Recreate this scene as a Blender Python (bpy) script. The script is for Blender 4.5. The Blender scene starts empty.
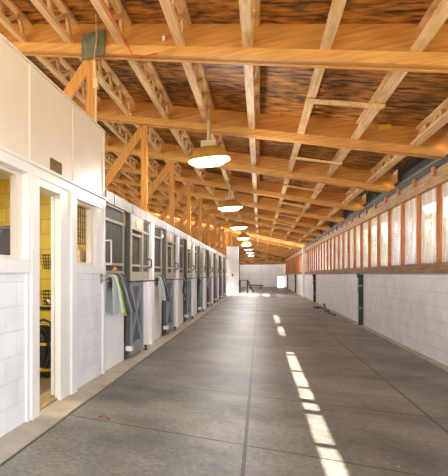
import bpy, bmesh, math, random
from mathutils import Vector, Matrix
random.seed(7)
S = bpy.context.scene
COL = S.collection
PI = math.pi

# ------------------------------------------------------------------ camera
H = 1.26
FPX, CX, HY, VPX = 447.0, -10.5, 274.5, 259.5
TH = math.atan2(VPX - CX, FPX)
cs, sn = math.cos(TH), math.sin(TH)
cd = bpy.data.cameras.new('camera'); cam = bpy.data.objects.new('camera', cd); COL.objects.link(cam)
cam.location = (0, 0, H); cam.rotation_euler = (PI/2, 0, TH)
cd.sensor_fit = 'HORIZONTAL'; cd.sensor_width = 36; cd.lens = 36*FPX/448
cd.shift_x = (224-CX)/448; cd.shift_y = (HY-238)/448
cd.clip_start = .05; cd.clip_end = 400
S.camera = cam

def atX(px, X):
    """distance along the aisle where a vertical plane at X is seen at column px"""
    D = FPX*X/(cs*(px-VPX)); return (D + X*sn)/cs

# ------------------------------------------------------------------ materials
MATS = {}
def new_mat(name):
    m = bpy.data.materials.new(name); m.use_nodes = True
    nt = m.node_tree; b = nt.nodes['Principled BSDF']; MATS[name] = m
    return m, nt, b
def lin(c):
    return tuple(((x/255)/12.92 if x/255 <= .04045 else ((x/255+.055)/1.055)**2.4) for x in c) + (1,)
def plain(name, c, rough=.6, metal=0, var=.12, scale=6, stretch=(1, 1, 1), bump=0, detail=4):
    m, nt, b = new_mat(name)
    b.inputs['Roughness'].default_value = rough; b.inputs['Metallic'].default_value = metal
    tc = nt.nodes.new('ShaderNodeTexCoord'); mp = nt.nodes.new('ShaderNodeMapping')
    mp.inputs['Scale'].default_value = stretch
    n = nt.nodes.new('ShaderNodeTexNoise'); n.inputs['Scale'].default_value = scale; n.inputs['Detail'].default_value = detail
    r = nt.nodes.new('ShaderNodeValToRGB')
    c0 = lin(c)
    r.color_ramp.elements[0].position = .3; r.color_ramp.elements[1].position = .7
    r.color_ramp.elements[0].color = tuple(x*(1-var) for x in c0[:3])+(1,)
    r.color_ramp.elements[1].color = tuple(min(1, x*(1+var)) for x in c0[:3])+(1,)
    L = nt.links
    L.new(tc.outputs['Object'], mp.inputs['Vector']); L.new(mp.outputs['Vector'], n.inputs['Vector'])
    L.new(n.outputs['Fac'], r.inputs['Fac']); L.new(r.outputs['Color'], b.inputs['Base Color'])
    if bump:
        bp = nt.nodes.new('ShaderNodeBump'); bp.inputs['Strength'].default_value = bump; bp.inputs['Distance'].default_value = .02
        L.new(n.outputs['Fac'], bp.inputs['Height']); L.new(bp.outputs['Normal'], b.inputs['Normal'])
    return m
def wood(name, light, dark, axis, scale=5, fine=.5, rough=.65, lo=.35, hi=.65, along=.5):
    """grain stretched along axis 0/1/2, with knots"""
    m, nt, b = new_mat(name); L = nt.links
    b.inputs['Roughness'].default_value = rough
    tc = nt.nodes.new('ShaderNodeTexCoord'); mp = nt.nodes.new('ShaderNodeMapping')
    s = [6.0, 6.0, 6.0]; s[axis] = along
    mp.inputs['Scale'].default_value = s
    oi = nt.nodes.new('ShaderNodeObjectInfo'); mu = nt.nodes.new('ShaderNodeVectorMath'); mu.operation = 'SCALE'
    cb = nt.nodes.new('ShaderNodeCombineXYZ')
    L.new(oi.outputs['Random'], cb.inputs[0]); L.new(oi.outputs['Random'], cb.inputs[1]); L.new(oi.outputs['Random'], cb.inputs[2])
    L.new(cb.outputs[0], mu.inputs[0]); mu.inputs['Scale'].default_value = 31
    ad = nt.nodes.new('ShaderNodeVectorMath'); ad.operation = 'ADD'
    L.new(tc.outputs['Object'], ad.inputs[0]); L.new(mu.outputs[0], ad.inputs[1]); L.new(ad.outputs[0], mp.inputs['Vector'])
    n = nt.nodes.new('ShaderNodeTexNoise'); n.inputs['Scale'].default_value = scale; n.inputs['Detail'].default_value = 6; n.inputs['Distortion'].default_value = .35
    L.new(mp.outputs['Vector'], n.inputs['Vector'])
    n2 = nt.nodes.new('ShaderNodeTexNoise'); n2.inputs['Scale'].default_value = 1.3; n2.inputs['Detail'].default_value = 2
    L.new(ad.outputs[0], n2.inputs['Vector'])
    mx = nt.nodes.new('ShaderNodeMath'); mx.operation = 'MULTIPLY_ADD'; mx.inputs[1].default_value = .35; mx.use_clamp = False
    L.new(n2.outputs['Fac'], mx.inputs[0]); 
    sc = nt.nodes.new('ShaderNodeMath'); sc.operation = 'MULTIPLY_ADD'; sc.inputs[1].default_value = 1.0; sc.inputs[2].default_value = -.175
    L.new(n.outputs['Fac'], sc.inputs[0]); L.new(sc.outputs[0], mx.inputs[2])
    r = nt.nodes.new('ShaderNodeValToRGB')
    r.color_ramp.elements[0].position = lo; r.color_ramp.elements[1].position = hi
    r.color_ramp.elements[0].color = lin(dark); r.color_ramp.elements[1].color = lin(light)
    L.new(mx.outputs[0], r.inputs['Fac']); L.new(r.outputs['Color'], b.inputs['Base Color'])
    bp = nt.nodes.new('ShaderNodeBump'); bp.inputs['Strength'].default_value = .25; bp.inputs['Distance'].default_value = .01
    L.new(n.outputs['Fac'], bp.inputs['Height']); L.new(bp.outputs['Normal'], b.inputs['Normal'])
    return m
def blocks(name, c, mortar, cut=(1, 2), bw=.36, bh=.2, bump=.5):
    m, nt, b = new_mat(name); L = nt.links
    b.inputs['Roughness'].default_value = .45
    tc = nt.nodes.new('ShaderNodeTexCoord'); sp = nt.nodes.new('ShaderNodeSeparateXYZ'); cb = nt.nodes.new('ShaderNodeCombineXYZ')
    L.new(tc.outputs['Object'], sp.inputs[0]); L.new(sp.outputs[cut[0]], cb.inputs[0]); L.new(sp.outputs[cut[1]], cb.inputs[1])
    br = nt.nodes.new('ShaderNodeTexBrick'); br.inputs['Scale'].default_value = 1
    br.inputs['Brick Width'].default_value = bw; br.inputs['Row Height'].default_value = bh
    br.inputs['Mortar Size'].default_value = .006; br.inputs['Mortar Smooth'].default_value = .4
    br.inputs['Color1'].default_value = lin(c); br.inputs['Color2'].default_value = lin(tuple(x-5 for x in c)); br.inputs['Mortar'].default_value = lin(mortar)
    L.new(cb.outputs[0], br.inputs['Vector'])
    n = nt.nodes.new('ShaderNodeTexNoise'); n.inputs['Scale'].default_value = 3; n.inputs['Detail'].default_value = 6
    L.new(tc.outputs['Object'], n.inputs['Vector'])
    r = nt.nodes.new('ShaderNodeValToRGB'); r.color_ramp.elements[0].position = .25; r.color_ramp.elements[1].position = .6
    r.color_ramp.elements[0].color = (.86, .85, .84, 1); r.color_ramp.elements[1].color = (1, 1, 1, 1)
    L.new(n.outputs['Fac'], r.inputs['Fac'])
    mx = nt.nodes.new('ShaderNodeMix'); mx.data_type = 'RGBA'; mx.blend_type = 'MULTIPLY'; mx.inputs['Factor'].default_value = 1
    L.new(br.outputs['Color'], mx.inputs['A']); L.new(r.outputs['Color'], mx.inputs['B']); L.new(mx.outputs['Result'], b.inputs['Base Color'])
    bp = nt.nodes.new('ShaderNodeBump'); bp.inputs['Strength'].default_value = bump; bp.inputs['Distance'].default_value = .012; bp.invert = True
    L.new(br.outputs['Fac'], bp.inputs['Height']); L.new(bp.outputs['Normal'], b.inputs['Normal'])
    return m
def emit(name, c, s):
    m, nt, b = new_mat(name)
    b.inputs['Base Color'].default_value = lin(c); b.inputs['Emission Color'].default_value = lin(c); b.inputs['Emission Strength'].default_value = s
    return m

CHORD = wood('chord pine', (238, 198, 146), (194, 144, 92), 1, lo=.25, hi=.7)
WEB = wood('web pine', (232, 188, 132), (186, 136, 84), 2, lo=.25, hi=.7)
BEAM = wood('beam fir', (220, 154, 70), (172, 106, 38), 0, lo=.2, hi=.75)
LEDGE = wood('ledger fir', (228, 168, 88), (184, 122, 54), 0, lo=.2, hi=.75)
POST = wood('post fir', (218, 150, 64), (170, 106, 38), 2, lo=.2, hi=.75)
STUD = wood('stud pine', (206, 136, 78), (146, 82, 38), 2, lo=.3, hi=.68)
SILL = wood('sill pine', (178, 126, 62), (112, 74, 34), 1, lo=.3, hi=.68)
HEAD = wood('header pine', (186, 138, 74), (130, 90, 44), 1, lo=.3, hi=.68)
DARKB = wood('eave shade and roof board', (40, 30, 20), (22, 16, 10), 1)  # near-black colour stands in for shade in the eave gap
DECK = wood('roof sheathing', (204, 134, 54), (62, 36, 13), 0, scale=2.6, lo=.36, hi=.66, along=1.1)
GREYB = wood('weathered grey board', (94, 89, 78), (54, 50, 43), 2, lo=.3, hi=.7)
PLANK = wood('threshold pine', (190, 158, 112), (150, 118, 78), 1)
WHITE = plain('white paint', (243, 243, 244), .4, var=.03, scale=3)
TRIMW = plain('white trim paint', (233, 230, 226), .35, var=.03, scale=4)
CREAM = plain('cream panel paint', (228, 213, 199), .4, var=.04, scale=2)
CREAM2 = plain('aged cream paint', (176, 167, 147), .5, var=.10, scale=8, stretch=(1, 1, .3))
TAN = plain('tan plywood', (222, 188, 146), .55, var=.08, scale=5, stretch=(3, 3, .4))
GREYD = plain('shaded grey paint', (88, 92, 100), .5, var=.12, scale=8, stretch=(2, 2, .4))  # panel colour darkened to stand in for shadow beside the cross braces
GREYX = plain('grey brace paint', (142, 147, 155), .5, var=.10, scale=8)
GREYE = plain('dark grey door edge', (92, 90, 86), .6, var=.2, scale=10, stretch=(2, 2, .3))
GALV = plain('galvanised steel', (150, 150, 140), .4, .7, var=.15, scale=14)
PLATE = plain('grey green steel plate', (112, 110, 82), .5, .3, var=.3, scale=25)
STEEL = plain('bright steel', (190, 190, 190), .25, .9, var=.08, scale=20)
BLACK = plain('black plastic', (26, 26, 27), .4, var=.2, scale=10)
DKST = plain('dark steel pipe', (62, 62, 58), .5, .4, var=.25, scale=14)
BLUE = plain('blue cap', (46, 82, 128), .5, var=.1)
HOOD = plain('bronze hood', (198, 146, 66), .45, .15, var=.12, scale=4)
GREYN = plain('grey ballast housing', (196, 172, 134), .5, .1, var=.1, scale=8)
FAB = plain('charcoal blanket', (84, 84, 88), .9, var=.2, scale=30, bump=.2)
FABL = plain('light grey blanket', (176, 176, 174), .9, var=.12, scale=30, bump=.2)
FABW = plain('white fleece', (222, 222, 214), .95, var=.08, scale=30, bump=.3)
LIME = plain('lime lining', (156, 186, 52), .9, var=.12, scale=20)
YEL = plain('yellow plastic', (226, 186, 30), .4, var=.06)
RED = plain('red cable', (214, 62, 48), .5, var=.05)
YWALL = blocks('tack room block', (226, 196, 84), (186, 156, 58), cut=(0, 2))
YPL = plain('tack room plaster', (232, 212, 150), .6, var=.05, scale=3)
TACKF = plain('tack room floor', (120, 104, 84), .6, var=.2, scale=8)
BLK = blocks('painted block', (243, 244, 248), (212, 213, 217), bump=.35)
BLKL = blocks('painted block left', (238, 239, 243), (222, 222, 226), bump=.4)
KERB = plain('kerb concrete', (172, 160, 142), .8, var=.14, scale=5, bump=.15, detail=8)
LEAFM = plain('dead leaf', (150, 88, 48), .7, var=.2, scale=30)
HOSE = plain('dark rubber hose', (58, 50, 40), .5, var=.2, scale=12)
BARK = plain('bark', (92, 74, 56), .9, var=.3, scale=12, stretch=(3, 3, .6), bump=.4)
LEAVES = plain('foliage', (92, 112, 66), .8, var=.45, scale=7, bump=.5)
GRASS = plain('outdoor ground', (150, 142, 112), .9, var=.25, scale=2, bump=.2)
SHED = plain('blue grey siding', (92, 104, 130), .7, var=.08, scale=4, stretch=(1, 1, 8))
LENS = emit('lamp lens', (255, 252, 246), 1.0)
PLT = plain('name plate brass', (216, 176, 92), .35, .3, var=.08)
FASC = plain('weathered fascia paint', (150, 142, 124), .5, var=.12, scale=6, stretch=(2, .5, 2))
PIPEC = plain('cream conduit', (214, 182, 128), .5, var=.08)
BROWNV = plain('vent brown', (124, 94, 36), .6, 0, var=.12)
DARKBOX = plain('black board', (38, 32, 28), .7, var=.2)
PINK = plain('pale pad', (226, 196, 166), .8, var=.1, scale=9)
GREENB = plain('green tote', (84, 112, 84), .5, var=.3, scale=16)
BRANGE = plain('apricot towel', (216, 160, 92), .9, var=.15, scale=20)

# floor: rubber mats with fine joints, dust and worn patches
m, nt, b = new_mat('rubber mat floor'); FLOOR = m; L = nt.links
tc = nt.nodes.new('ShaderNodeTexCoord'); mp = nt.nodes.new('ShaderNodeMapping')
mp.inputs['Location'].default_value = (.09, -.60, 0)
L.new(tc.outputs['Object'], mp.inputs['Vector'])
br = nt.nodes.new('ShaderNodeTexBrick'); br.offset = 0; br.inputs['Scale'].default_value = 1
br.inputs['Brick Width'].default_value = 1.375; br.inputs['Row Height'].default_value = 1.6
br.inputs['Mortar Size'].default_value = .014; br.inputs['Mortar Smooth'].default_value = .3
br.inputs['Color1'].default_value = (1, 1, 1, 1); br.inputs['Color2'].default_value = (.88, .88, .88, 1); br.inputs['Mortar'].default_value = (.22, .20, .18, 1)
L.new(mp.outputs['Vector'], br.inputs['Vector'])
n1 = nt.nodes.new('ShaderNodeTexNoise'); n1.inputs['Scale'].default_value = .9; n1.inputs['Detail'].default_value = 8; n1.inputs['Roughness'].default_value = .65
r1 = nt.nodes.new('ShaderNodeValToRGB'); r1.color_ramp.elements[0].position = .32; r1.color_ramp.elements[1].position = .72
r1.color_ramp.elements[0].color = lin((68, 66, 63)); r1.color_ramp.elements[1].color = lin((152, 146, 132))
n2 = nt.nodes.new('ShaderNodeTexNoise'); n2.inputs['Scale'].default_value = 26; n2.inputs['Detail'].default_value = 3
r2 = nt.nodes.new('ShaderNodeValToRGB'); r2.color_ramp.elements[0].position = .3; r2.color_ramp.elements[1].position = .7
r2.color_ramp.elements[0].color = (.66, .66, .66, 1); r2.color_ramp.elements[1].color = (1.2, 1.2, 1.2, 1)
vo = nt.nodes.new('ShaderNodeTexVoronoi'); vo.inputs['Scale'].default_value = 7
r3 = nt.nodes.new('ShaderNodeValToRGB'); r3.color_ramp.elements[0].position = .05; r3.color_ramp.elements[1].position = .09
r3.color_ramp.elements[0].color = (1, 1, 1, 1); r3.color_ramp.elements[1].color = (0, 0, 0, 1)
n3 = nt.nodes.new('ShaderNodeTexNoise'); n3.inputs['Scale'].default_value = 2.2; n3.inputs['Detail'].default_value = 2
r4 = nt.nodes.new('ShaderNodeValToRGB'); r4.color_ramp.elements[0].position = .52; r4.color_ramp.elements[1].position = .62
for n in (n1, n2, vo, n3): L.new(tc.outputs['Object'], n.inputs['Vector'])
L.new(n1.outputs['Fac'], r1.inputs['Fac']); L.new(n2.outputs['Fac'], r2.inputs['Fac']); L.new(vo.outputs['Distance'], r3.inputs['Fac']); L.new(n3.outputs['Fac'], r4.inputs['Fac'])
def mul(a, c, mode='MULTIPLY', fac=1.0):
    x = nt.nodes.new('ShaderNodeMix'); x.data_type = 'RGBA'; x.blend_type = mode; x.inputs['Factor'].default_value = fac
    L.new(a, x.inputs['A'])
    L.new(c, x.inputs['B']) if not isinstance(c, tuple) else x.inputs['B'].__setattr__('default_value', c)
    return x
a1 = mul(r1.outputs['Color'], br.outputs['Color']); a2 = mul(a1.outputs['Result'], r2.outputs['Color'])
sp = nt.nodes.new('ShaderNodeMath'); sp.operation = 'MULTIPLY'
L.new(r3.outputs['Color'], sp.inputs[0]); L.new(r4.outputs['Color'], sp.inputs[1])
a3 = mul(a2.outputs['Result'], lin((186, 172, 146)), 'MIX'); L.new(sp.outputs[0], a3.inputs['Factor'])
L.new(a3.outputs['Result'], b.inputs['Base Color'])
b.inputs['Roughness'].default_value = .46
bp = nt.nodes.new('ShaderNodeBump'); bp.inputs['Strength'].default_value = .35; bp.inputs['Distance'].default_value = .01
L.new(n2.outputs['Fac'], bp.inputs['Height']); L.new(bp.outputs['Normal'], b.inputs['Normal'])

# window glass and rippled translucent sheet
m, nt, b = new_mat('clear glass'); GLASS = m; L = nt.links
out = nt.nodes['Material Output']
tr = nt.nodes.new('ShaderNodeBsdfTransparent'); gl = nt.nodes.new('ShaderNodeBsdfGlossy'); gl.inputs['Roughness'].default_value = .03
ms = nt.nodes.new('ShaderNodeMixShader'); ms.inputs[0].default_value = .04
L.new(tr.outputs[0], ms.inputs[1]); L.new(gl.outputs[0], ms.inputs[2]); L.new(ms.outputs[0], out.inputs['Surface'])
m, nt, b = new_mat('rippled clear sheet'); SHEET = m; L = nt.links
out = nt.nodes['Material Output']
tr = nt.nodes.new('ShaderNodeBsdfTransparent'); tr.inputs[0].default_value = (.62, .58, .58, 1)
tl = nt.nodes.new('ShaderNodeBsdfTranslucent'); tl.inputs[0].default_value = (.70, .62, .60, 1)
gl = nt.nodes.new('ShaderNodeBsdfGlossy'); gl.inputs['Roughness'].default_value = .12
tc = nt.nodes.new('ShaderNodeTexCoord'); mp = nt.nodes.new('ShaderNodeMapping'); mp.inputs['Scale'].default_value = (1, 3, .7)
n = nt.nodes.new('ShaderNodeTexNoise'); n.inputs['Scale'].default_value = 2.2; n.inputs['Detail'].default_value = 4; n.inputs['Distortion'].default_value = 1.2
L.new(tc.outputs['Object'], mp.inputs['Vector']); L.new(mp.outputs['Vector'], n.inputs['Vector'])
r = nt.nodes.new('ShaderNodeValToRGB'); r.color_ramp.elements[0].position = .3; r.color_ramp.elements[1].position = .68
r.color_ramp.elements[0].color = (.22, .22, .22, 1); r.color_ramp.elements[1].color = (.45, .45, .45, 1)
L.new(n.outputs['Fac'], r.inputs['Fac'])
ms = nt.nodes.new('ShaderNodeMixShader'); L.new(r.outputs['Color'], ms.inputs[0])
L.new(tr.outputs[0], ms.inputs[1]); L.new(tl.outputs[0], ms.inputs[2])
m2 = nt.nodes.new('ShaderNodeMixShader'); m2.inputs[0].default_value = .08
bp = nt.nodes.new('ShaderNodeBump'); bp.inputs['Strength'].default_value = .6; bp.inputs['Distance'].default_value = .03
L.new(n.outputs['Fac'], bp.inputs['Height']); L.new(bp.outputs['Normal'], gl.inputs['Normal'])
L.new(ms.outputs[0], m2.inputs[1]); L.new(gl.outputs[0], m2.inputs[2]); L.new(m2.outputs[0], out.inputs['Surface'])

# ------------------------------------------------------------------ mesh helpers
class MB:
    def __init__(s): s.bm = bmesh.new()
    def box(s, a, b, bev=0):
        (x0, y0, z0), (x1, y1, z1) = a, b
        return s.hexa([(x0, y0, z0), (x1, y0, z0), (x1, y1, z0), (x0, y1, z0), (x0, y0, z1), (x1, y0, z1), (x1, y1, z1), (x0, y1, z1)], bev)
    def hexa(s, pts, bev=0):
        v = [s.bm.verts.new(p) for p in pts]
        fs = [s.bm.faces.new([v[i] for i in f]) for f in ((3, 2, 1, 0), (4, 5, 6, 7), (0, 1, 5, 4), (1, 2, 6, 5), (2, 3, 7, 6), (3, 0, 4, 7))]
        if bev:
            es = list({e for f in fs for e in f.edges})
            bmesh.ops.bevel(s.bm, geom=es, offset=bev, segments=1, affect='EDGES')
        return s
    def bar(s, p, q, w, h, up=(0, 0, 1)):
        """rectangular bar from p to q: w across, h along 'up'"""
        p, q = Vector(p), Vector(q); d = (q-p).normalized(); u = Vector(up)
        sx = d.cross(u)
        if sx.length < 1e-4: sx = d.cross(Vector((1, 0, 0)))
        sx.normalize(); uy = sx.cross(d).normalized(); sx *= w/2; uy *= h/2
        return s.hexa([p-sx-uy, p+sx-uy, q+sx-uy, q-sx-uy, p-sx+uy, p+sx+uy, q+sx+uy, q-sx+uy])
    def tube(s, pts, r, n=8, closed=False):
        pts = [Vector(p) for p in pts]; rings = []; N = len(pts)
        prev = None
        for i, p in enumerate(pts):
            a = pts[(i-1) % N] if (i or closed) else p; c = pts[(i+1) % N] if (i < N-1 or closed) else p
            d = (c-a).normalized()
            ref = prev if prev is not None else (Vector((0, 0, 1)) if abs(d.z) < .9 else Vector((1, 0, 0)))
            u = (ref - d*ref.dot(d)).normalized(); prev = u; w = d.cross(u)
            rr = r[i] if isinstance(r, (list, tuple)) else r
            rings.append([s.bm.verts.new(p + u*math.cos(t)*rr + w*math.sin(t)*rr) for t in (2*PI*k/n for k in range(n))])
        for i in range(N if closed else N-1):
            A, B = rings[i], rings[(i+1) % N]
            for k in range(n): s.bm.faces.new((A[k], A[(k+1) % n], B[(k+1) % n], B[k]))
        if not closed:
            s.bm.faces.new(list(reversed(rings[0]))); s.bm.faces.new(rings[-1])
        return s
    def lathe(s, prof, c=(0, 0, 0), n=24, sx=1, sy=1, rot=0, power=None, cap=True):
        """profile of (radius, z); power>2 gives a rounded-square plan"""
        rings = []
        for (r, z) in prof:
            ring = []
            for k in range(n):
                t = 2*PI*k/n + rot; cx_, sy_ = math.cos(t), math.sin(t)
                f = 1 if not power else 1/((abs(cx_)**power + abs(sy_)**power)**(1/power))
                ring.append(s.bm.verts.new((c[0]+r*f*cx_*sx, c[1]+r*f*sy_*sy, c[2]+z)))
            rings.append(ring)
        for A, B in zip(rings, rings[1:]):
            for k in range(n): s.bm.faces.new((A[k], A[(k+1) % n], B[(k+1) % n], B[k]))
        if cap:
            s.bm.faces.new(list(reversed(rings[0]))); s.bm.faces.new(rings[-1])
        return s
    def sheet(s, f, nu, nv, th=.006):
        """thick sheet: f(u,v)->(point, normal)"""
        g = [[], []]
        for side in (0, 1):
            for i in range(nu+1):
                row = []
                for j in range(nv+1):
                    p, nn = f(i/nu, j/nv)
                    row.append(s.bm.verts.new(Vector(p) + Vector(nn)*(th/2 if side else -th/2)))
                g[side].append(row)
        for side in (0, 1):
            for i in range(nu):
                for j in range(nv):
                    q = [g[side][i][j], g[side][i+1][j], g[side][i+1][j+1], g[side][i][j+1]]
                    s.bm.faces.new(q if side else q[::-1])
        def rim(a, b, c, d): s.bm.faces.new((a, b, c, d))
        for i in range(nu):
            rim(g[0][i][0], g[0][i+1][0], g[1][i+1][0], g[1][i][0]); rim(g[0][i+1][nv], g[0][i][nv], g[1][i][nv], g[1][i+1][nv])
        for j in range(nv):
            rim(g[0][0][j+1], g[0][0][j], g[1][0][j], g[1][0][j+1]); rim(g[0][nu][j], g[0][nu][j+1], g[1][nu][j+1], g[1][nu][j])
        return s
    def build(s, name, mat, parent=None, smooth=False, loc=None):
        bmesh.ops.recalc_face_normals(s.bm, faces=s.bm.faces[:])
        me = bpy.data.meshes.new(name); s.bm.to_mesh(me); s.bm.free(); me.materials.append(mat)
        if smooth:
            for p in me.polygons: p.use_smooth = True
            try: me.set_sharp_from_angle(angle=math.radians(40))
            except Exception: pass
        o = bpy.data.objects.new(name, me); COL.objects.link(o)
        if parent: o.parent = parent
        if loc: o.location = loc
        return o
def tag(o, label, cat, group=None, kind=None):
    o['label'] = label; o['category'] = cat
    if group: o['group'] = group
    if kind: o['kind'] = kind
    return o
def empty(name, loc, label, cat, group=None, rz=0):
    o = bpy.data.objects.new(name, None); COL.objects.link(o); o.location = loc; o.rotation_euler = (0, 0, rz); o.empty_display_size = .1
    return tag(o, label, cat, group)
def struct(name, mb, mat, loc=None):
    o = mb.build(name, mat, None, loc=loc); o['kind'] = 'structure'; return o
def kids(o): return [c for c in bpy.data.objects if c.parent == o]
def dup(root, loc, label=None, group=None):
    r = root.copy(); COL.objects.link(r); r.location = loc
    if label: r['label'] = label
    if group: r['group'] = group
    for ch in kids(root):
        c = ch.copy(); COL.objects.link(c); c.parent = r
        for g in kids(ch):
            d = g.copy(); COL.objects.link(d); d.parent = c
    return r
ORD = ['zeroth', 'first', 'second', 'third', 'fourth', 'fifth', 'sixth', 'seventh', 'eighth', 'ninth', 'tenth', 'eleventh', 'twelfth',
       'thirteenth', 'fourteenth', 'fifteenth', 'sixteenth', 'seventeenth', 'eighteenth', 'nineteenth', 'twentieth']
def onum(n):
    if n <= 20: return ORD[n]
    tens = {2: 'twenty', 3: 'thirty', 4: 'forty', 5: 'fifty'}[n//10]
    return tens + '-' + ORD[n % 10] if n % 10 else tens[:-1] + 'ieth'

# ------------------------------------------------------------------ layout
XL, XR = -1.70, 2.174
PER = 3.0; Y1 = 5.45; NG = 16; YEND = Y1 + PER*NG
zg = lambda X: 3.475 - .29*X              # underside of the crossbeams
zd = lambda X: zg(X) + .38                # underside of the roof sheathing
CROSS0, CROSS1 = 29.6, 32.5               # the cross aisle

# ground, floor, kerbs
struct('ground', MB().box((-60, -40, -.2), (70, 110, -.06)), GRASS)
struct('floor', MB().box((-1.47, -2.5, -.06), (2.07, YEND, 0)), FLOOR)
k = MB().box((-1.95, -2.5, -.06), (-1.47, CROSS0, .012)).box((-1.95, CROSS1, -.06), (-1.47, YEND, .012))
struct('trim_1', k, KERB)
struct('trim_2', MB().box((2.07, -2.5, -.06), (2.40, YEND, .02)), KERB)
struct('floor_left', MB().box((-9, -2.5, -.06), (-1.95, YEND, -.01)), plain('stall bedding', (150, 124, 88), .9, var=.25, scale=9, bump=.3))

# roof sheathing: two slopes, an unseen crosswise slot added to throw a sun band on the floor
def deck(x0, x1, y0, y1, f, name):
    t = .03
    return struct(name, MB().hexa([(x0, y0, f(x0)), (x1, y0, f(x1)), (x1, y1, f(x1)), (x0, y1, f(x0)),
                                   (x0, y0, f(x0)+t), (x1, y0, f(x1)+t), (x1, y1, f(x1)+t), (x0, y1, f(x0)+t)]), DECK)
SLOT0, SLOT1 = 30.2, 34.6
deck(-8, 2.2, .6, SLOT0, zd, 'ceiling'); deck(-8, 2.2, SLOT1, YEND+.2, zd, 'ceiling_far')
zl = lambda X: zd(-8) + .29*(X+8)
deck(-13, -8, .6, YEND+.2, zl, 'ceiling_left')

# right wall: block dado, metal strip, sill, header, near-black board for the shaded eave gap
DOOR0, DOOR1 = 1e3, 1e3
struct('wall_right', MB().box((XR, .5, -.05), (XR+.2, YEND, 1.27)), BLK)
struct('trim_3', MB().box((XR-.02, .5, 1.27), (XR+.22, YEND, 1.285)), GALV)
struct('trim_4', MB().box((XR-.035, .5, 1.285), (XR+.16, YEND, 1.43)), SILL)
struct('trim_5', MB().box((XR-.02, .5, 2.54), (XR+.12, YEND, 2.76)), HEAD)
struct('wall_eave_shade', MB().box((XR, .5, 2.76), (XR+.02, YEND, 2.885)), DARKB)
# soffit and outer eave board added to shape the light; the slot between them and the sheathing lets a strip of sun through
sx = XR+.30
t6 = MB(); t7 = MB()
for (ya, yb) in ((-2, SLOT0), (SLOT1, YEND)):
    t6.box((XR+.05, max(.5, ya), 2.95), (sx, yb, 3.0)).box((sx, max(.5, ya), 2.95), (sx+.03, yb, 3.50))
    t7.hexa([(sx, ya, 3.2), (sx+1.1, ya, 3.0), (sx+1.1, yb, 3.0), (sx, yb, 3.2), (sx, ya, 3.23), (sx+1.1, ya, 3.03), (sx+1.1, yb, 3.03), (sx, yb, 3.23)])  # unseen overhang added to keep direct sun off the window sheets
struct('trim_6', t6, DARKB); struct('trim_7', t7, DARKB)
bl = MB()  # blocks added in the slot to break the sun strip into dashes
for (a, w) in [(3.2, .06), (4.04, .1), (4.95, .16), (6.03, .08), (7.02, .1), (8.7, 2.4), (12.9, 1.1), (16.4, SLOT0-16.4), (SLOT1, YEND-SLOT1)]:
    bl.box((2.21, a, 3.0), (sx, a+w, 3.40))
struct('trim_8', bl, DARKB)

# windows along the right wall, one bay of sheet and one stud each
WS = .945; wy = 5.95; n = 0
while wy + WS < YEND:
    n += 1
    y0, y1 = wy, wy+WS
    if True:
        w = struct('window_%d' % n, MB().box((XR+.045, .04, 1.43), (XR+.05, WS, 2.54)), SHEET, loc=(0, y0, 0))
        MB().box((XR-.005, -.022, 1.43), (XR+.06, .022, 2.54)).build('window_stud', STUD, w)
        MB().box((XR-.05, -.045, 2.68), (XR-.02, .045, 2.80)).build('stud_block', STUD, w)
    wy += WS

# far wall
fy = YEND
struct('wall_far', MB().box((-5, fy, -.05), (1.55, fy+.12, 2.28)).box((2.1, fy, -.05), (2.6, fy+.12, 2.28)).box((1.55, fy, 1.95), (2.1, fy+.12, 2.28)), WHITE)
struct('wall_gable', MB().hexa([(-8, fy, 2.28), (2.3, fy, 2.28), (2.3, fy+.06, 2.28), (-8, fy+.06, 2.28), (-8, fy, zd(-8)), (2.3, fy, zd(2.3)), (2.3, fy+.06, zd(2.3)), (-8, fy+.06, zd(-8))]), DECK)
st = MB()
for x in (-.9, .1, .9): st.box((x, fy-.02, .02), (x+.06, fy, 2.28))
st.box((-1.7, fy-.02, 1.2), (1.5, fy, 1.26))
struct('trim_9', st, TRIMW)
d = struct('door_1', MB().box((1.55, fy+.02, 1.05), (2.1, fy+.08, 1.95)), TRIMW)
MB().box((1.60, fy, 1.10), (2.05, fy+.02, 1.16)).build('door_rail', TRIMW, d)

# ------------------------------------------------------------------ crossbeams, posts, braces
for k in range(NG):
    y = Y1 + PER*k
    g = empty('roof_crossbeam', (0, y, 0), '%s rough orange crossbeam under the roof counted from the front' % ORD[k+1], 'beam', 'roof crossbeams')
    def slab(x0, x1, y0, y1, a, b_):
        return MB().hexa([(x0, y0, zg(x0)+a), (x1, y0, zg(x1)+a), (x1, y1, zg(x1)+a), (x0, y1, zg(x0)+a), (x0, y0, zg(x0)+b_), (x1, y0, zg(x1)+b_), (x1, y1, zg(x1)+b_), (x0, y1, zg(x0)+b_)])
    slab(-8, 2.46, -.05, .05, .012, .378).build('beam', BEAM, g)
    slab(-8, 2.15, -.09, -.05, 0, .11).build('ledger', LEDGE, g)
    slab(-8, 2.15, .05, .09, 0, .11).build('ledger', LEDGE, g)

CONDUIT_Y = Y1
for k in range(NG-1):
    y = Y1 + PER*k
    if y > YEND-1: break
    far = y > CROSS1-1
    zt = zg(XL)-.005
    if k == 0: lab = 'orange post rising behind the cream tack room wall, steel plate at top'
    else: lab = '%s orange timber post along the stall fronts from the front' % ORD[k+1]
    p = empty('timber_post', (XL-.02, y, 0), lab, 'post', 'timber posts')
    MB().box((-.13, -.055, -.02 if k else 3.095), (-.03, .055, zt)).build('shaft', POST, p)
    br = MB()
    lb = '%s diagonal brace from post top down over the stalls' % (ORD[k+1])
    br.bar((XL-.13, y, zg(XL)-.05), (XL-1.45, y, 2.19) if k else (XL-1.05, y, 2.80), .05, .15)
    tag(br.build('knee_brace', POST), lb, 'brace', 'knee braces')
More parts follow.
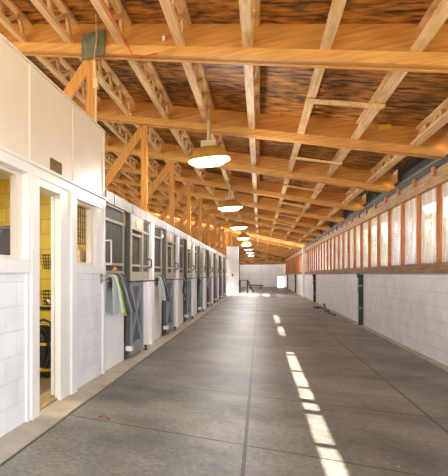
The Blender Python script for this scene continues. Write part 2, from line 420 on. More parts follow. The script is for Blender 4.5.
# steel plate and conduit at the first post
tag(MB().box((XL-.19, Y1-.12, zg(XL)-.05), (XL+.10, Y1-.10, zg(XL)+.26)).build('steel_plate', PLATE), 'grey green steel gusset plate at the top of the first post', 'plate')
c = empty('electrical_conduit', (XL-.03, Y1-.05, 3.0), 'thin cream conduit running up the first post to the roof', 'conduit')
MB().tube([(0, 0, .03), (0, 0, .55), (.0, -.03, .72), (.0, -.05, .88)], .016).build('pipe', PIPEC, c, True)
MB().box((-.025, -.035, .55), (.03, .03, .67)).build('junction_box', PIPEC, c)
MB().tube([(0, -.06, .88), (.05, -.12, 1.1), (.10, -.3, 1.30)], .012).build('elbow', PLANK, c, True)
tag(MB().tube([(-1.33, 3.0, zg(-1.38)+.10), (-1.325, 4.9, zg(-1.38)+.095), (-1.31, 5.30, zg(-1.3)+.06), (-1.27, 5.34, zg(-1.27)-.02), (-1.15, 5.345, zg(-1.15)-.03), (-1.0, 5.35, zg(-1.0)+.02)], .007).build('red_cable', RED, None, True),
    'red cable along a truss above the first crossbeam', 'cable')
for (px, yy, lab) in ((164, 41, 'small white porcelain insulator on the first crossbeam, left'),):
    X = -.93
    tag(MB().lathe([(.012, 0), (.022, .02), (.012, .03), (.022, .045), (.01, .06)], (X, Y1-.075, zg(X)+.17), 10).build('wire_insulator', TRIMW, None, True), lab, 'insulator')
tag(MB().box((1.47, 8.37, zg(1.5)+.30), (1.60, 8.40, zg(1.5)+.36)).build('yellow_tag', YEL), 'small yellow tag on the second crossbeam near the windows', 'tag')

# ------------------------------------------------------------------ open web trusses between the crossbeams
SP = .65; XT = [-.11 + SP*i for i in range(-10, 4)]
Ltr = PER - .10
def truss_parts(parent):
    h = .266
    MB().box((-.046, 0, 0), (.046, Ltr, .04)).build('bottom_chord', CHORD, parent)
    MB().box((-.046, 0, h-.04), (.046, Ltr, h)).build('top_chord', CHORD, parent)
    wb = MB(); nV = 5
    for i in range(nV):
        a = i*Ltr/nV; c = (i+.5)*Ltr/nV; e = (i+1)*Ltr/nV
        wb.bar((0, a+.03, .035), (0, c, h-.035), .05, .036, (1, 0, 0)); wb.bar((0, c, h-.035), (0, e-.03, .035), .05, .036, (1, 0, 0))
        for q, z, sgn in ((a+.05, .04, 1), (c, h-.04, -1), (e-.05, .04, 1)):     # gusset at each node
            wb.hexa([(-.012, q-.07, z-.01*sgn), (.012, q-.07, z-.01*sgn), (.012, q+.07, z-.01*sgn), (-.012, q+.07, z-.01*sgn),
                     (-.012, q-.025, z+.05*sgn), (.012, q-.025, z+.05*sgn), (.012, q+.025, z+.05*sgn), (-.012, q+.025, z+.05*sgn)])
    wb.build('webbing', WEB, parent)
proto = None; simple = None
for k in range(-1, NG-1):
    y0 = Y1 + PER*k + .05
    for j, X in enumerate(reversed(XT)):
        if k == -1: where = 'in front of the first crossbeam'
        elif k < 16: where = 'beyond the %s crossbeam' % ORD[k+1]
        lab = 'pale open-web roof truss, %s from the window wall, %s' % (ORD[j+1], where)
        loc = (X, y0, zg(X)+.11)
        if k <= 4:
            if proto is None:
                proto = empty('roof_truss', loc, lab, 'truss', 'roof trusses'); truss_parts(proto); proto.rotation_euler.y = math.atan(.29)
                P_KIDS = kids(proto)
            else:
                r = proto.copy(); COL.objects.link(r); r.location = loc; r['label'] = lab
                for ch in P_KIDS:
                    cc = ch.copy(); COL.objects.link(cc); cc.parent = r
        else:
            if simple is None:
                h = .266; mb = MB().box((-.046, 0, 0), (.046, Ltr, .04)).box((-.046, 0, h-.04), (.046, Ltr, h))
                for i in range(5):
                    a = i*Ltr/5; c_ = (i+.5)*Ltr/5; e = (i+1)*Ltr/5
                    mb.bar((0, a, .03), (0, c_, h-.03), .05, .036, (1, 0, 0)).bar((0, c_, h-.03), (0, e, .03), .05, .036, (1, 0, 0))
                simple = tag(mb.build('roof_truss', CHORD, None, loc=loc), lab, 'truss', 'roof trusses'); simple.rotation_euler.y = math.atan(.29)
            else:
                r = simple.copy(); COL.objects.link(r); r.location = loc; r['label'] = lab
# lateral battens between trusses
for k in range(0, 6):
    y = Y1 + PER*k + (1.35 if k == 0 else 1.5); x0, x1 = XT[-3]-.05, XT[-2]+.05
    tag(MB().bar((x0, y, zg(x0)+.09), (x1, y, zg(x1)+.09), .09, .03).build('lateral_batten', CHORD), 'thin batten tying two trusses together beyond the %s crossbeam' % ORD[k+1], 'batten', 'battens across trusses')

# ------------------------------------------------------------------ pendant lights
def make_light():
    t = empty('pendant_light', (0, 0, 0), 'x', 'ceiling light', 'pendant lights over the aisle')
    MB().box((-.13, -.10, .31), (.13, .10, .42), .012).build('ballast_housing', GREYN, t)
    MB().lathe([(.05, .42), (.035, .47), (.03, .775)], n=12).build('hanger', GREYN, t, True)
    MB().lathe([(.335, .072), (.345, .07), (.335, .10), (.30, .17), (.245, .235), (.17, .285), (.11, .31), (.10, .305), (.16, .275), (.235, .225), (.29, .165)], n=32, power=3, cap=False).build('hood', HOOD, t, True)
    MB().lathe([(.12, 0), (.20, .0), (.225, .006), (.262, .035), (.332, .070), (.2, .10)], n=32, power=3).build('lens', LENS, t, True)
    t.scale = (.9, .9, .95)
    return t
LX = -.71
pl = make_light(); yl = 8.15; i = 0
while yl < YEND-2:
    zL = 3.06
    pos = (LX, yl, zL)
    lab = 'hanging bronze light with white drop lens, %s' % ('nearest and largest' if i == 0 else '%s from the front' % ORD[i+1])
    if i == 0: pl.location = pos; pl['label'] = lab
    else: dup(pl, pos, lab)
    ld = bpy.data.lights.new('lamp_glow', 'POINT'); ld.energy = 58; ld.shadow_soft_size = .2; ld.color = (1, .98, .95)
    lo = bpy.data.objects.new('lamp_glow', ld); COL.objects.link(lo); lo.location = (LX, yl, zL-.22)
    yl += 6.1; i += 1

# ------------------------------------------------------------------ tack room on the near left
W0, W1 = .8, 5.62
dA, dB = 3.62, 4.16          # doorway
wl0, wl1 = .9, 3.36          # left window
wr0, wr1 = 4.60, 5.32        # right window
lower = MB().box((XL-.14, W0, -.02), (XL, 3.46, 1.27)).box((XL-.14, 4.56, -.02), (XL, W1, 1.27))
struct('wall_left', lower, BLKL)
up = MB().box((XL-.12, W0, 2.23), (XL, W1, 3.07))
struct('wall_left_upper', up, CREAM)
bt = MB()
for px in (30, 73):
    y = atX(px, XL); bt.box((XL, y-.02, 2.23), (XL+.012, y+.02, 3.07))
bt.box((XL-.01, W1-.06, 2.23), (XL+.015, W1+.012, 3.07)).box((XL-.14, W0, 3.07), (XL+.02, W1+.02, 3.09))
struct('trim_10', bt, CREAM)
hd = MB().box((XL-.10, W0, 2.12), (XL+.03, W1+.01, 2.20)).box((XL-.10, W0, 2.20), (XL+.05, W1+.01, 2.23), .006)
struct('trim_11', hd, TRIMW)
led = MB().box((XL-.14, W0, 1.27), (XL+.035, 3.46, 1.385), .006).box((XL-.14, 4.56, 1.27), (XL+.03, W1, 1.37), .006)
struct('trim_12', led, TRIMW)
# casings beside the door, window frames
cas = MB().box((XL-.10, 3.46, -.02), (XL+.035, dA, 2.12), .006).box((XL-.12, 3.40, 1.385), (XL+.03, 3.46, 2.12), .005)
cas.box((XL-.05, dB, -.02), (XL+.012, 4.42, 2.12)).box((XL-.12, 4.42, -.02), (XL+.035, 4.57, 2.12), .006)
cas.box((XL-.02, W1-.07, -.02), (XL+.025, W1, 2.12)).box((XL-.02, 3.40, .0), (XL+.02, 3.46, 1.27))
cas.box((XL-.12, dA, 2.05), (XL+.02, dB, 2.12)).box((XL-.12, 4.57, 2.08), (XL+.02, W1, 2.12)).box((XL-.12, 5.32, 1.37), (XL+.005, W1-.07, 2.12))
struct('trim_13', cas, TRIMW)
struct('trim_14', MB().box((XL-.14, dA, .0), (XL-.02, dB, .035), .004), PLANK)
def wmesh(name, y0, y1, ym0, ym1, zb, zt):
    w = struct(name, MB().box((XL-.07, y0, zb), (XL-.064, y1, zt)), GLASS)
    f = MB(); a = .05
    f.box((XL-.085, y0+.002, zb+.002), (XL-.035, y1-.002, zb+.03)).box((XL-.085, y0+.002, zt-.03), (XL-.035, y1-.002, zt-.002)).box((XL-.09, y0, zb), (XL-.03, y0+.03, zt)).box((XL-.09, y1-.10, zb), (XL-.03, y1, zt))
    f.build('window_frame', CREAM, w)
    g = MB()
    yy = ym0
    while yy < ym1: g.box((XL-.105, yy-.004, zb+.25), (XL-.095, yy+.004, zt)); yy += .075
    zz = zb+.25
    while zz < zt: g.box((XL-.105, ym0-.004, zz-.004), (XL-.095, ym1, zz+.004)); zz += .085
    g.build('wire_grid', DKST, w)
    return w
wmesh('window_61', wl0, wl1+.04, 1.0, 3.05, 1.385, 2.12)
wmesh('window_62', wr0, wr1, 4.6, 5.22, 1.37, 2.08)
# door leaf standing open inward, knob
dl = struct('door_2', MB().box((-.018, 0, .04), (.018, .47, 2.05), .004), TRIMW, loc=(XL-.085, dB+.03, 0))
dl.rotation_euler = (0, 0, math.radians(22))
ko = MB().lathe([(.010, 0), (.010, .014), (.022, .02), (.027, .03), (.022, .040), (.006, .044)], n=16).build('door_knob', STEEL, dl, True)
ko.rotation_euler = (0, -PI/2, 0); ko.location = (-.018, .05, .98)
# room shell
struct('wall_tack_back', MB().box((-4.6, W0, -.02), (-4.5, W1, 2.6)), YPL)
struct('wall_tack_end', MB().box((-4.5, W1-.10, -.02), (XL-.14, W1, 2.6)), YWALL)
struct('wall_tack_near', MB().box((-4.5, W0-.1, -.02), (XL-.02, W0, 3.0)), YPL)
struct('ceiling_tack', MB().box((-4.6, W0, 2.6), (XL-.12, W1, 2.64)), TRIMW)
struct('floor_tack', MB().box((-4.5, W0, -.01), (XL-.14, W1-.1, 0)), TACKF)
ld = bpy.data.lights.new('tack_room_lamp', 'AREA'); ld.energy = 34; ld.size = .5; ld.color = (1, .92, .70)
lo = bpy.data.objects.new('tack_room_lamp', ld); COL.objects.link(lo); lo.location = (-2.9, 3.6, 2.55)
ye = W1-.10
# what stands inside
def basket(x, z, lab):
    t = empty('wire_basket', (x, ye, z), lab, 'basket', 'wire baskets')
    m_ = MB()
    for i in range(5):
        w0, d0 = .055+.035*i/4/1.2, .05+.02*i/4
        zz = -.09+.18*i/4
        m_.tube([(-w0, -.005, zz), (w0, -.005, zz), (w0, -d0*1.6, zz), (-w0, -d0*1.6, zz)], .003, 5, True)
    for i in range(-2, 3): m_.tube([(i*.026, -.08, -.09), (i*.04, -.11, .09)], .0025, 5); m_.tube([(i*.026, -.006, -.09), (i*.04, -.006, .09)], .0025, 5)
    m_.build('wire_body', BLACK, t)
    MB().box((-.07, -.008, .085), (.07, .0, .10)).build('hanger', BLACK, t)
basket(-2.41, 1.43, 'upper black wire basket on the yellow tack room wall')
basket(-2.41, .95, 'lower black wire basket on the yellow tack room wall')
tag(MB().box((-3.9, ye-.02, .79), (-2.0, ye, .83)).build('wall_rail', DKST), 'dark rail along the yellow block wall inside the doorway', 'rail')
v = empty('shop_vacuum', (-2.33, 5.18, 0), 'black and yellow shop vacuum standing inside the doorway', 'vacuum')
MB().lathe([(.14, .10), (.16, .12), (.175, .38), (.17, .40)], n=24).build('drum', BLACK, v, True)
MB().lathe([(.18, .40), (.19, .42), (.19, .46), (.15, .53), (.13, .58), (.05, .62)], n=24).build('lid', BLACK, v, True)
MB().tube([(-.10, 0, .58), (-.09, 0, .66), (0, 0, .69), (.09, 0, .66), (.10, 0, .58)], .016).build('handle', BLACK, v, True)
MB().tube([(-.16, -.08, .42), (-.24, -.14, .5), (-.22, -.2, .62), (-.05, -.22, .66), (.12, -.18, .55), (.15, -.14, .3), (.10, -.19, .12)], .022).build('suction_hose', BLACK, v, True)
MB().lathe([(.165, .385), (.196, .39), (.196, .425), (.165, .43)], n=24, cap=False).build('yellow_band', YEL, v)
MB().lathe([(.20, .08), (.20, .11)], n=24).build('base_ring', YEL, v)
for a in range(4):
    MB().lathe([(.03, 0), (.04, .01), (.04, .06), (.03, .08)], (.17*math.cos(a*PI/2+.7), .17*math.sin(a*PI/2+.7), 0), 10).build('caster', BLACK, v, True)
tag(MB().box((-2.92, 4.74, 0), (-2.66, 5.07, .30), .01).build('yellow_tote', YEL), 'yellow plastic tote on the floor beside the shop vacuum', 'tote')
cb = empty('wall_board', (-3.1, ye-.02, 1.3), 'dark wall board seen through the left tack room window', 'board')
MB().box((-.34, -.05, .0), (.34, 0, .62), .006).build('panel', DARKBOX, cb)
MB().box((-.37, -.06, .60), (.37, 0, .64)).build('top_rail', GREYD, cb)
sh = empty('storage_shelf', (-3.0, ye-.2, 0), 'tan shelf of tack seen low in the left tack room window', 'shelf')
MB().box((-.6, -.2, 1.30), (.22, .18, 1.33)).build('shelf_board', TAN, sh)
MB().box((-.6, -.2, 0), (-.57, .18, 1.30)).build('side_panel', TAN, sh); MB().box((.19, -.2, 0), (.22, .18, 1.30)).build('side_panel', TAN, sh)
tag(MB().box((-3.4, 5.05, 1.33), (-3.05, 5.3, 1.49), .03).build('green_tote', GREENB), 'green tote on the shelf behind the left tack room window', 'tote')
tag(MB().box((-3.02, 5.05, 1.33), (-2.82, 5.3, 1.50), .05).build('folded_pad', PINK), 'pale folded saddle pad on the shelf in the tack room', 'saddle pad')
tag(MB().box((-2.1, 5.2, 1.24), (-1.88, 5.48, 1.60), .05).build('stacked_pad', PINK), 'pale saddle pads piled behind the gridded tack room window', 'saddle pad')
tb = empty('side_table', (-1.99, 5.36, 0), 'white side table under pads behind the gridded window', 'table')
MB().box((-.16, -.16, 1.20), (.14, .14, 1.24)).build('table_top', TRIMW, tb)
for sx_ in (-.14, .12):
    for sy_ in (-.14, .12): MB().box((sx_-.015, sy_-.015, 0), (sx_+.015, sy_+.015, 1.20)).build('leg', TRIMW, tb)
# brown vent grille on the cream wall
v0, v1 = atX(50, XL), atX(60.5, XL)
vt = empty('wall_vent', (XL, (v0+v1)/2, 2.25), 'brown louvred vent on the cream tack room wall above the door', 'vent')
w_ = (v1-v0)/2
MB().box((0, -w_, 0), (.01, w_, .115)).build('vent_plate', BROWNV, vt)
fr = MB().box((.01, -w_, 0), (.016, w_, .012)).box((.01, -w_, .103), (.016, w_, .115)).box((.01, -w_, 0), (.016, -w_+.015, .115)).box((.01, w_-.015, 0), (.016, w_, .115))
fr.build('vent_frame', BROWNV, vt)
for i in range(6): MB().bar((.012, -w_+.015, .022+i*.014), (.012, w_-.015, .022+i*.014), .006, .008).build('louvre', BROWNV, vt)

# bridle hooks and pull handle at the tack room corner
hk = empty('bridle_hook', (XL, 5.50, 1.20), 'silver looped bridle hook on the white corner by the first stall', 'hook')
MB().box((0, -.03, -.05), (.012, .03, .07)).build('hook_plate', STEEL, hk)
for z in (.045, -.01):
    MB().tube([(.01, 0, z), (.06, -.02, z), (.10, -.03, z-.02), (.11, .02, z-.02), (.08, .05, z), (.05, .03, z+.015)], .007).build('hook_loop', STEEL, hk, True)
ph = empty('pull_handle', (XL+.03, 5.60, 1.52), 'long white pull handle on the corner post of tack room', 'handle')
MB().tube([(0, 0, -.13), (.07, 0, -.13), (.075, 0, -.12), (.075, 0, .16), (.07, 0, .17), (0, 0, .17)], .009).build('grip', TRIMW, ph, True)

# ------------------------------------------------------------------ stalls
struct('wall_stall_back', MB().box((-5.1, W1+.1, -.02), (-5.0, YEND, 2.2)), GREYB)
def grille(parent, x, y0, y1, z0, z1, bars=(1.40, 1.98)):
    MB().box((x-.04, y0, z0), (x-.015, y1, z1)).build('grey_boarding', GREYB, parent)
    f = MB().box((x-.042, y0, z1-.03), (x+.012, y1, z1)).box((x-.042, y0, z0), (x+.012, y1, z0+.02)).box((x-.042, y1-.025, z0), (x+.012, y1, z1))
    f.build('grille_frame', CREAM2, parent)
    for z in bars: MB().box((x-.015, y0, z-.018), (x+.012, y1, z+.018)).build('cross_bar', CREAM2, parent)
def front_parts(t, ya, yb, segs):
    """fixed stall front from ya to yb (local y), segs = grille spans"""
    MB().box((-.035, ya, .012), (0, yb, 1.17)).build('white_panel', WHITE, t)
    MB().box((-.035, ya, 1.17), (.012, yb, 1.29), .004).build('cap_board', CREAM2, t)
    for a, c_ in segs: grille(t, 0.0, a, c_, 1.29, 2.19)
def track_parts(t, y0, y1):
    MB().box((.005, y0, 2.185), (.035, y1, 2.335)).build('fascia_board', FASC, t)
    MB().box((-.06, y0, 2.20), (.005, y1, 2.23)).build('track_channel', DKST, t)
    for yy in (y0+.35, y0+1.35, y0+2.3):
        if yy < y1: MB().box((.035, yy, 2.19), (.043, yy+.03, 2.325)).build('bracket', GALV, t)
def door_parts(t):
    Wd = .86; x0, x1 = .005, .075
    MB().box((x0, 0, .06), (x1-.012, .02, 2.16)).build('edge_board', GREYE, t)
    MB().box((x0+.02, .02, .08), (x1-.035, Wd, 1.16)).build('lower_panel', GREYD, t)
    f = MB().box((x0+.01, 0.02, .06), (x1, .10, 1.16)).box((x0+.01, Wd-.08, .06), (x1, Wd, 1.16)).box((x0+.01, .1, .06), (x1, Wd-.08, .22)).box((x0+.01, .1, 1.08), (x1, Wd-.08, 1.16))
    f.build('lower_frame', GREYX, t)
    for a in ((.10, .22, Wd-.08, 1.08), (.10, 1.08, Wd-.08, .22)):
        MB().bar((x1-.022, a[0], a[1]), (x1-.022, a[2], a[3]), .075, .026, (1, 0, 0)).build('cross_brace', GREYX, t)
    MB().box((x0+.02, .1, 1.30), (x1-.045, Wd-.08, 1.95)).build('upper_boarding', GREYB, t)
    u = MB().box((x0+.01, .02, 1.16), (x1, .10, 2.16)).box((x0+.01, Wd-.08, 1.16), (x1, Wd, 2.16)).box((x0+.01, .1, 1.94), (x1, Wd-.08, 2.16)).box((x0+.01, .1, 1.16), (x1, Wd-.08, 1.30))
    u.build('upper_frame', CREAM2, t)
    for z in (1.40, 1.87): MB().box((x1-.035, .1, z-.017), (x1-.008, Wd-.08, z+.017)).build('cross_bar', CREAM2, t)
    pl_ = MB().box((x1, .34, 1.985), (x1+.006, .54, 2.085)).build('name_plate', PLT, t)
    for z in (2.1, 2.02, 1.7, 1.58, 1.52): MB().lathe([(.012, 0), (.012, .008)], (x1, .06, z), 6).build('bolt', GALV, t)
    MB().box((x0, -.02, 1.145), (x1+.025, Wd+.04, 1.165)).build('latch_bar', DKST, t)
first_door = None; doors = 0
ys = 6.70
# short front between tack room and first door
t = empty('stall_front', (XL, W1+.02, 0), 'white and grey stall front between tack room and first stall door', 'stall front', 'stall fronts')
front_parts(t, 0, ys-W1-.10, [(.03, ys-W1-.12)])
tr = empty('door_track', (XL, W1+.02, 0), 'cream door track board nearest the tack room', 'door track', 'door tracks'); track_parts(tr, 0, ys+.85-W1-.02)
F0 = T0 = None
k = 0
def stall(k, y):
    global first_door, F0, T0
    far = y > CROSS1-.5
    n_ = ORD[k+1]
    dlab = 'grey sliding stall door beyond the white pilaster at far end' if far else ('grey sliding stall door with cross brace, nearest the tack room' if k == 0 else 'grey sliding stall door with cross brace, %s from the tack room' % n_)
    flab = 'white stall front beyond the white pilaster at far end' if far else 'white panelled stall front just beyond the %s stall door' % n_
    tlab = 'cream door track board beyond the white pilaster at far end' if far else 'cream door track board just beyond the %s stall door' % n_
    dg, fg, tg = ('stall doors', 'stall fronts', 'door tracks') if not far else ('far stall doors', 'far stall fronts', 'far door tracks')
    if first_door is None:
        first_door = empty('stall_door', (XL, y, 0), dlab, 'stall door', dg); door_parts(first_door)
        F0 = empty('stall_front', (XL, y, 0), flab, 'stall front', fg); front_parts(F0, .92, 2.86, [(.92, 1.62), (1.88, 2.86)])
        MB().box((-.02, 1.63, .012), (.05, 1.87, 2.18)).build('white_post_casing', WHITE, F0)
        MB().tube([(.0, 1.52, 1.38), (.06, 1.52, 1.385), (.07, 1.52, 1.40), (.07, 1.52, 1.51), (.06, 1.52, 1.525), (0, 1.52, 1.53)], .011).build('loop_handle', DKST, F0, True)
        T0 = empty('door_track', (XL, y, 0), tlab, 'door track', tg); track_parts(T0, .86, 3.86)
    else:
        dup(first_door, (XL, y, 0), dlab, dg); dup(F0, (XL, y, 0), flab, fg); dup(T0, (XL, y, 0), tlab, tg)
    if far: return
    # tan jamb and black board inside the gap before each door
    j = empty('stall_jamb', (XL-.14, y-.085, 0), 'tan inner jamb in the gap before the %s stall door' % n_, 'jamb', 'stall jambs')
    MB().box((-.02, 0, 0), (.12, .045, 1.95)).build('jamb_board', TAN, j); MB().box((-.03, -.01, 1.95), (.125, .05, 2.15)).build('dark_block', DARKBOX, j)
    # guide hardware at the foot
    g = empty('door_guide', (XL, y, 0), 'white floor guide block at the foot of the %s stall door' % n_, 'door guide', 'door guides')
    MB().box((.02, -.07, .14), (.11, .05, .21), .006).build('guide_block', TRIMW, g); MB().box((.0, -.06, .01), (.03, -.03, .17)).build('guide_stem', DKST, g)
    r = empty('guide_roller', (XL+.08, y+1.0, .012), 'small dark roller bracket at the far foot of the %s stall door' % n_, 'roller', 'guide rollers')
    MB().box((-.03, -.04, 0), (.03, .04, .012)).build('bracket_plate', DKST, r); MB().box((-.01, -.012, .01), (.012, .012, .06)).build('bracket_stem', DKST, r)
    MB().lathe([(.022, 0), (.026, .006), (.026, .02), (.022, .026)], (0, 0, .055), 12).build('roller_wheel', DKST, r, True)
    # blanket bar
    b_ = empty('blanket_bar', (XL, y, 1.15), 'dark blanket bar on the white front past the %s stall door' % n_, 'blanket bar', 'blanket bars')
    MB().tube([(.05, .92, 0), (.05, 2.86, 0)], .011, 8).build('rod', DKST, b_, True)
    for yy in (1.0, 1.95, 2.8): MB().box((0, yy-.012, -.012), (.055, yy+.012, .012)).build('rod_bracket', DKST, b_)
for q in range(NG-1):
    yq = Y1 + PER*(q+1)
    if CROSS0 < yq < CROSS1: continue
    struct('wall_stall_%d' % (q+1), MB().box((-5.0, yq-.03, -.01), (XL-.16, yq+.03, 2.15)), GREYB)
y = ys
while y + 3 < YEND + .1:
    if not (CROSS0-1.6 < y < CROSS1-.3): stall(k, y); k += 1
    y += PER
# white pilaster by the cross aisle
pz = empty('white_pilaster', (XL, 30.64, 0), 'tall white panel jutting into the aisle after the last near stall', 'pilaster')
MB().box((.0, 0, -.01), (.62, .12, 2.95)).build('panel', WHITE, pz); MB().box((-.02, -.02, .0), (.05, 0, 2.95)).build('corner_strip', TRIMW, pz)
MB().box((.12, .0, 2.95), (.26, .12, zg(XL+.2)-.01)).build('upper_post', POST, pz)
MB().box((.28, -.03, 1.15), (.34, 0, 1.30)).build('wall_hook', DKST, pz)
tag(MB().box((XR-.15, 29.9, .02), (XR-.045, 30.05, 2.78)).build('white_column', WHITE), 'slim white column against the right wall halfway down the aisle', 'column')

# horse blankets hung on the fronts
def blanket(loc, lab, w, drop, lime=True, grp='hung horse blankets'):
    t = empty('horse_blanket', loc, lab, 'blanket', grp)
    w0 = w
    def drape(y0, wid, front, fr, lift, lean, ripple, ph=0):
        R = .045+lift
        def f(u, v):
            yy = y0 + wid*(u) ; s = v
            a = R*PI; Lb = .12; tot = Lb + a + front; d_ = s*tot
            rip = ripple*math.sin(u*PI*4+ph)
            if d_ < Lb: p = Vector((-R+.07, 0, -(Lb-d_))); n_ = Vector((-1, 0, 0))
            elif d_ < Lb+a:
                an = PI*(d_-Lb)/a; p = Vector((.07-R*math.cos(an), 0, R*math.sin(an))); n_ = Vector((-math.cos(an), 0, math.sin(an)))
            else:
                q = d_-Lb-a; p = Vector((.07+R+rip*min(1, q/.15)+fr*q, 0, -q)); n_ = Vector((1, 0, 0))
            sh = lean*max(0, d_-Lb-a)
            return (p.x, yy + sh, p.z), n_
        return f
    MB().sheet(drape(-w/2, w*.34, drop*.94, .02, .0, -.02, .012), 14, 22, .012).build('light_fold', FABL, t, True)
    MB().sheet(drape(-w*.30, w*.30, drop*.9, .10, .008, .16, .02, 1), 14, 22, .014).build('fleece_fold', FABW, t, True)
    if lime: MB().sheet(drape(-w*.16, w*.09, drop*.99, .14, .016, .18, .012, 2), 8, 22, .012).build('lime_lining', LIME, t, True)
    MB().sheet(drape(-w*.13, w*.72, drop*.95, .20, .024, .20, .03, .5), 18, 24, .016).build('charcoal_fold', FAB, t, True)
    MB().sheet(drape(w*.12, w*.05, drop*.94, .213, .034, .20, .03, .5), 4, 22, .006).build('edge_binding', FABL, t, True)
    return t
blanket((XL, 5.88, 1.20), 'charcoal horse blanket with white and lime folds hung nearest the tack room', .50, .48)
br_ = empty('blanket_bar', (XL, 5.66, 1.15), 'dark blanket bar under the lime lined blanket', 'blanket bar', 'blanket bars')
MB().tube([(.05, 0, 0), (.05, .92, 0)], .011, 8).build('rod', DKST, br_, True)
for yy in (.03, .88): MB().box((0, yy-.012, -.012), (.055, yy+.012, .012)).build('rod_bracket', DKST, br_)
tag(MB().sheet(lambda u, v: ((XL+.02+.04*v, 5.92+.09*u+.03*v, 1.31+.03*math.sin(u*3)*math.sin(v*3)+.02*v), (0, 0, 1)), 8, 6, .03).build('small_cloth', BRANGE, None, True), 'small apricot cloth lying on the ledge above the first blanket', 'cloth')
blanket((XL, 8.92, 1.17), 'grey horse blanket hung between the first and second stall doors', .36, .44, False)
# halters on the third and fourth fronts
def halter(loc, lab, m1, m2, s_=1.0):
    t = empty('rope_halter', loc, lab, 'halter', 'hung halters')
    for j, (ry, rz) in enumerate(((.11, .17), (.08, .14), (.13, .20))):
        MB().tube([(.06+.01*j+.012*math.sin(3*a), ry*s_*math.cos(a)+.03*j, -rz*s_+rz*s_*math.sin(a)) for a in (2*PI*q/24 for q in range(24))], .011+.003*j, 6, True).build('rope_loop', m1 if j != 1 else m2, t, True)
    MB().tube([(.075, .02, -.02), (.08, .05, -.2), (.075, .03, -.46*s_)], .012, 6).build('lead_rope', m2, t, True)
halter((XL, 12.25, 1.16), 'grey and black halter hung between the second and third stall doors', DKST, FABL, 1.2)
halter((XL, 15.3, 1.16), 'dark rope halter hung between the third and fourth stall doors', DKST, DKST)
halter((XL, 18.3, 1.16), 'pale rope halter hung between the fourth and fifth stall doors', FABL, DKST)
tag(MB().tube([(XL+.055+.012*math.sin(4*a), 6.52+.05*math.cos(a), 1.03+.13*math.sin(a)) for a in (2*PI*q/20 for q in range(20))], .010, 6, True).build('rope_coil', DKST, None, True), 'dark rope loop hanging at the edge of the first stall door', 'rope')

# ------------------------------------------------------------------ right side: pipes, hose
for (px, lab) in ((360.5, 'nearest dark upright pipe on the right block wall, blue cap'), (314.5, 'second dark upright pipe along the right block wall'), (295.5, 'third dark upright pipe along the right wall'), (287.5, 'farthest dark upright pipe along the right wall')):
    yy = atX(px, XR-.05)
    p = empty('water_pipe', (XR-.05, yy, .02), lab, 'pipe', 'upright pipes')
    MB().box((-.04, -.05, 0), (.045, .05, 1.24)).build('pipe_cover', DKST, p)
    MB().lathe([(.03, 1.16), (.03, 1.25), (.022, 1.26)], (-.045, -.02, 0), 10).build('cap', BLUE, p, True)
    MB().tube([(-.045, -.02, 1.16), (-.045, -.02, .78)], .016, 8).build('riser', GALV, p, True)
    for z in (.4, .95): MB().box((-.048, -.06, z), (.045, .06, z+.03)).build('strap', GALV, p)
def floor_pt(px, py):
    D = FPX*H/(py-HY); r = (px-CX)*D/FPX
    return (r*cs - D*sn, r*sn + D*cs)
pts = [(314, 308), (318, 308.6), (322, 307.6), (326, 307.8), (329, 309.5), (331, 312), (334, 311.6), (338, 310.4), (338, 309.6)]
path = [(min(1.98, q[0]), q[1], .04) for q in (floor_pt(*p) for p in pts)]; path[-1] = (path[-1][0], path[-1][1]-.3, .20); path[-2] = (path[-2][0], path[-2][1]-.1, .10)
hs = empty('water_hose', (path[0][0], path[0][1], 0), 'dark hose lying on the floor beside the right wall', 'hose')
o0 = Vector((path[0][0], path[0][1], 0))
def smooth_path(P, n=5):
    P = [Vector(p) for p in P]; out_ = []
    for i in range(len(P)-1):
        p0, p1, p2, p3 = P[max(0, i-1)], P[i], P[i+1], P[min(len(P)-1, i+2)]
        for j in range(n):
            u = j/n; out_.append(.5*((2*p1)+(p2-p0)*u+(2*p0-5*p1+4*p2-p3)*u*u+(3*p1-p0-3*p2+p3)*u**3))
    return out_ + [P[-1]]
MB().tube([p-o0 for p in smooth_path(path)], .035, 8).build('tubing', HOSE, hs, True)
MB().tube([p-o0 for p in smooth_path([(min(1.95, q[0]), q[1], .03) for q in (floor_pt(*q_) for q_ in ((325, 312), (329, 313.5), (332, 314.5), (335, 316)))])], .028, 8).build('tubing_end', HOSE, hs, True)
pt = floor_pt(361, 325); tag(MB().box((pt[0]-.14, pt[1]-.12, .0), (pt[0]+.0, pt[1]+.12, .035), .01).build('drain_cover', TAN), 'pale drain block at the foot of the nearest pipe', 'drain cover')

# dead leaf and far sawhorse table
lx, ly = floor_pt(104, 419.5)
def leaf(u, v):
    w = .022*math.sin(PI*min(1, .08+u*.92))*(1+.25*math.sin(u*22))
    return (lx-.04+.09*u, ly+(v-.5)*2*w+.02*u, .012+.018*abs(v-.5)+.012*math.sin(u*5)), (0, 0, 1)
tag(MB().sheet(leaf, 16, 6, .002).build('dead_leaf', LEAFM, None, True), 'orange brown dead leaf on the floor mat joint', 'leaf')
tx, ty = floor_pt(243.5, 292.5)
tb = empty('sawhorse_table', (tx, ty, 0), 'weathered grey cross legged table near the far end of the aisle', 'table')
for i in range(4): MB().box((-.30, -.42+.22*i, .84), (.32, -.24+.22*i, .88)).build('table_plank', GREYB, tb)
for x in (-.22, .24):
    MB().bar((x, -.55, 0), (x+.0, .35, .84), .09, .05).build('leg', GREYB, tb); MB().bar((x, .55, 0), (x, -.35, .84), .09, .05).build('leg', GREYB, tb)
MB().bar((.26, 0, .82), (.62, -.1, .0), .08, .06).build('brace', GREYB, tb)
px_, py_ = floor_pt(254, 289)
tag(MB().tube([(px_-.5, py_, .32), (px_+.7, py_, .32)], .05, 8).build('jump_pole', GREYB, None, True), 'dark pole lying across low supports by the far table', 'pole')
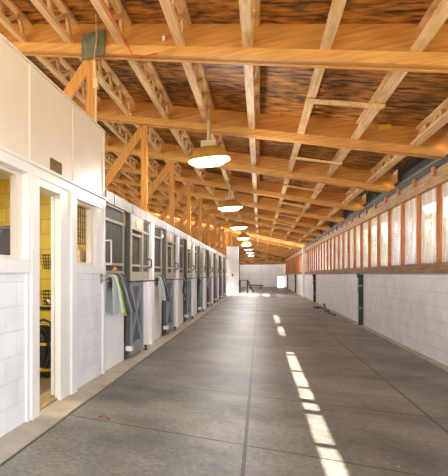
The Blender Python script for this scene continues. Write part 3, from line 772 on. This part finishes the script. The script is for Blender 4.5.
ps = empty('pole_support', (px_-.3, py_, 0), 'low stand holding the left end of the far pole', 'stand', 'pole stands')
MB().box((-.05, -.15, 0), (.05, .15, .05)).build('foot', GREYB, ps); MB().box((-.04, -.03, .05), (.04, .03, .27)).build('upright', GREYB, ps)
dup(ps, (px_+.5, py_, 0), 'low stand holding the right end of the far pole')

# ------------------------------------------------------------------ outdoors on the right
def tree(x, y, h, r, lab):
    t = empty('tree', (x, y, -.06), lab, 'tree', 'trees outside')
    MB().tube([(0, 0, 0), (.05, .03, h*.3), (0, .1, h*.6)], [.16, .12, .06], 8).build('trunk', BARK, t, True)
    m_ = MB()
    for i in range(12):
        a = random.random()*2*PI; q = r*.6*random.random(); rr = r*(.35+.3*random.random()); zc = h*(.45+.42*random.random())
        mt = Matrix.Translation((q*math.cos(a), q*math.sin(a), zc))
        g_ = bmesh.ops.create_icosphere(m_.bm, subdivisions=3, radius=rr, matrix=mt)
        for v_ in g_['verts']:
            c0 = mt.translation; dv = v_.co - c0; v_.co = c0 + dv*(1+.22*random.uniform(-1, 1))
    m_.build('crown', LEAVES, t)
tree(9.2, 36.5, 4.6, 2.4, 'bushy green tree seen through the nearest clear window sheet')
tree(10.5, 43.5, 4.6, 2.2, 'green tree seen through the second window sheet from the right edge')
tree(8.0, 51.0, 4.4, 2.4, 'hazy tree outside seen between studs midway along the windows')
hs2 = empty('outdoor_shed', (6.6, 31.6, -.06), 'blue grey shed seen through one sheet of the windows', 'shed')
MB().box((-.45, -.6, 0), (.45, 1.0, 4.4)).build('wall', SHED, hs2); MB().hexa([(-.6, -.8, 4.4), (.6, -.8, 4.4), (.6, 1.2, 4.4), (-.6, 1.2, 4.4), (-.6, .15, 4.9), (.6, .15, 4.9), (.6, .25, 4.9), (-.6, .25, 4.9)]).build('roof', DARKB, hs2)

# ------------------------------------------------------------------ light
w = bpy.data.worlds.new('sky'); S.world = w; w.use_nodes = True
bg = w.node_tree.nodes['Background']; bg.inputs['Color'].default_value = (.90, .95, 1, 1); bg.inputs['Strength'].default_value = 2.6
sd = bpy.data.lights.new('sun', 'SUN'); sd.energy = 16; sd.angle = math.radians(.5); sd.color = (1, .95, .86)
so = bpy.data.objects.new('sun', sd); COL.objects.link(so); so.location = (20, 10, 30)
dirv = Vector((-1, 0, -1.75)).normalized()
so.rotation_euler = dirv.to_track_quat('-Z', 'Y').to_euler()

S.view_settings.view_transform = 'Standard'; S.view_settings.look = 'None'; S.view_settings.gamma = 1
S.view_settings.use_curve_mapping = False; S.view_settings.exposure = .84
S.cycles.use_denoising = True
S.cycles.max_bounces = 10; S.cycles.diffuse_bounces = 6; S.cycles.transparent_max_bounces = 12
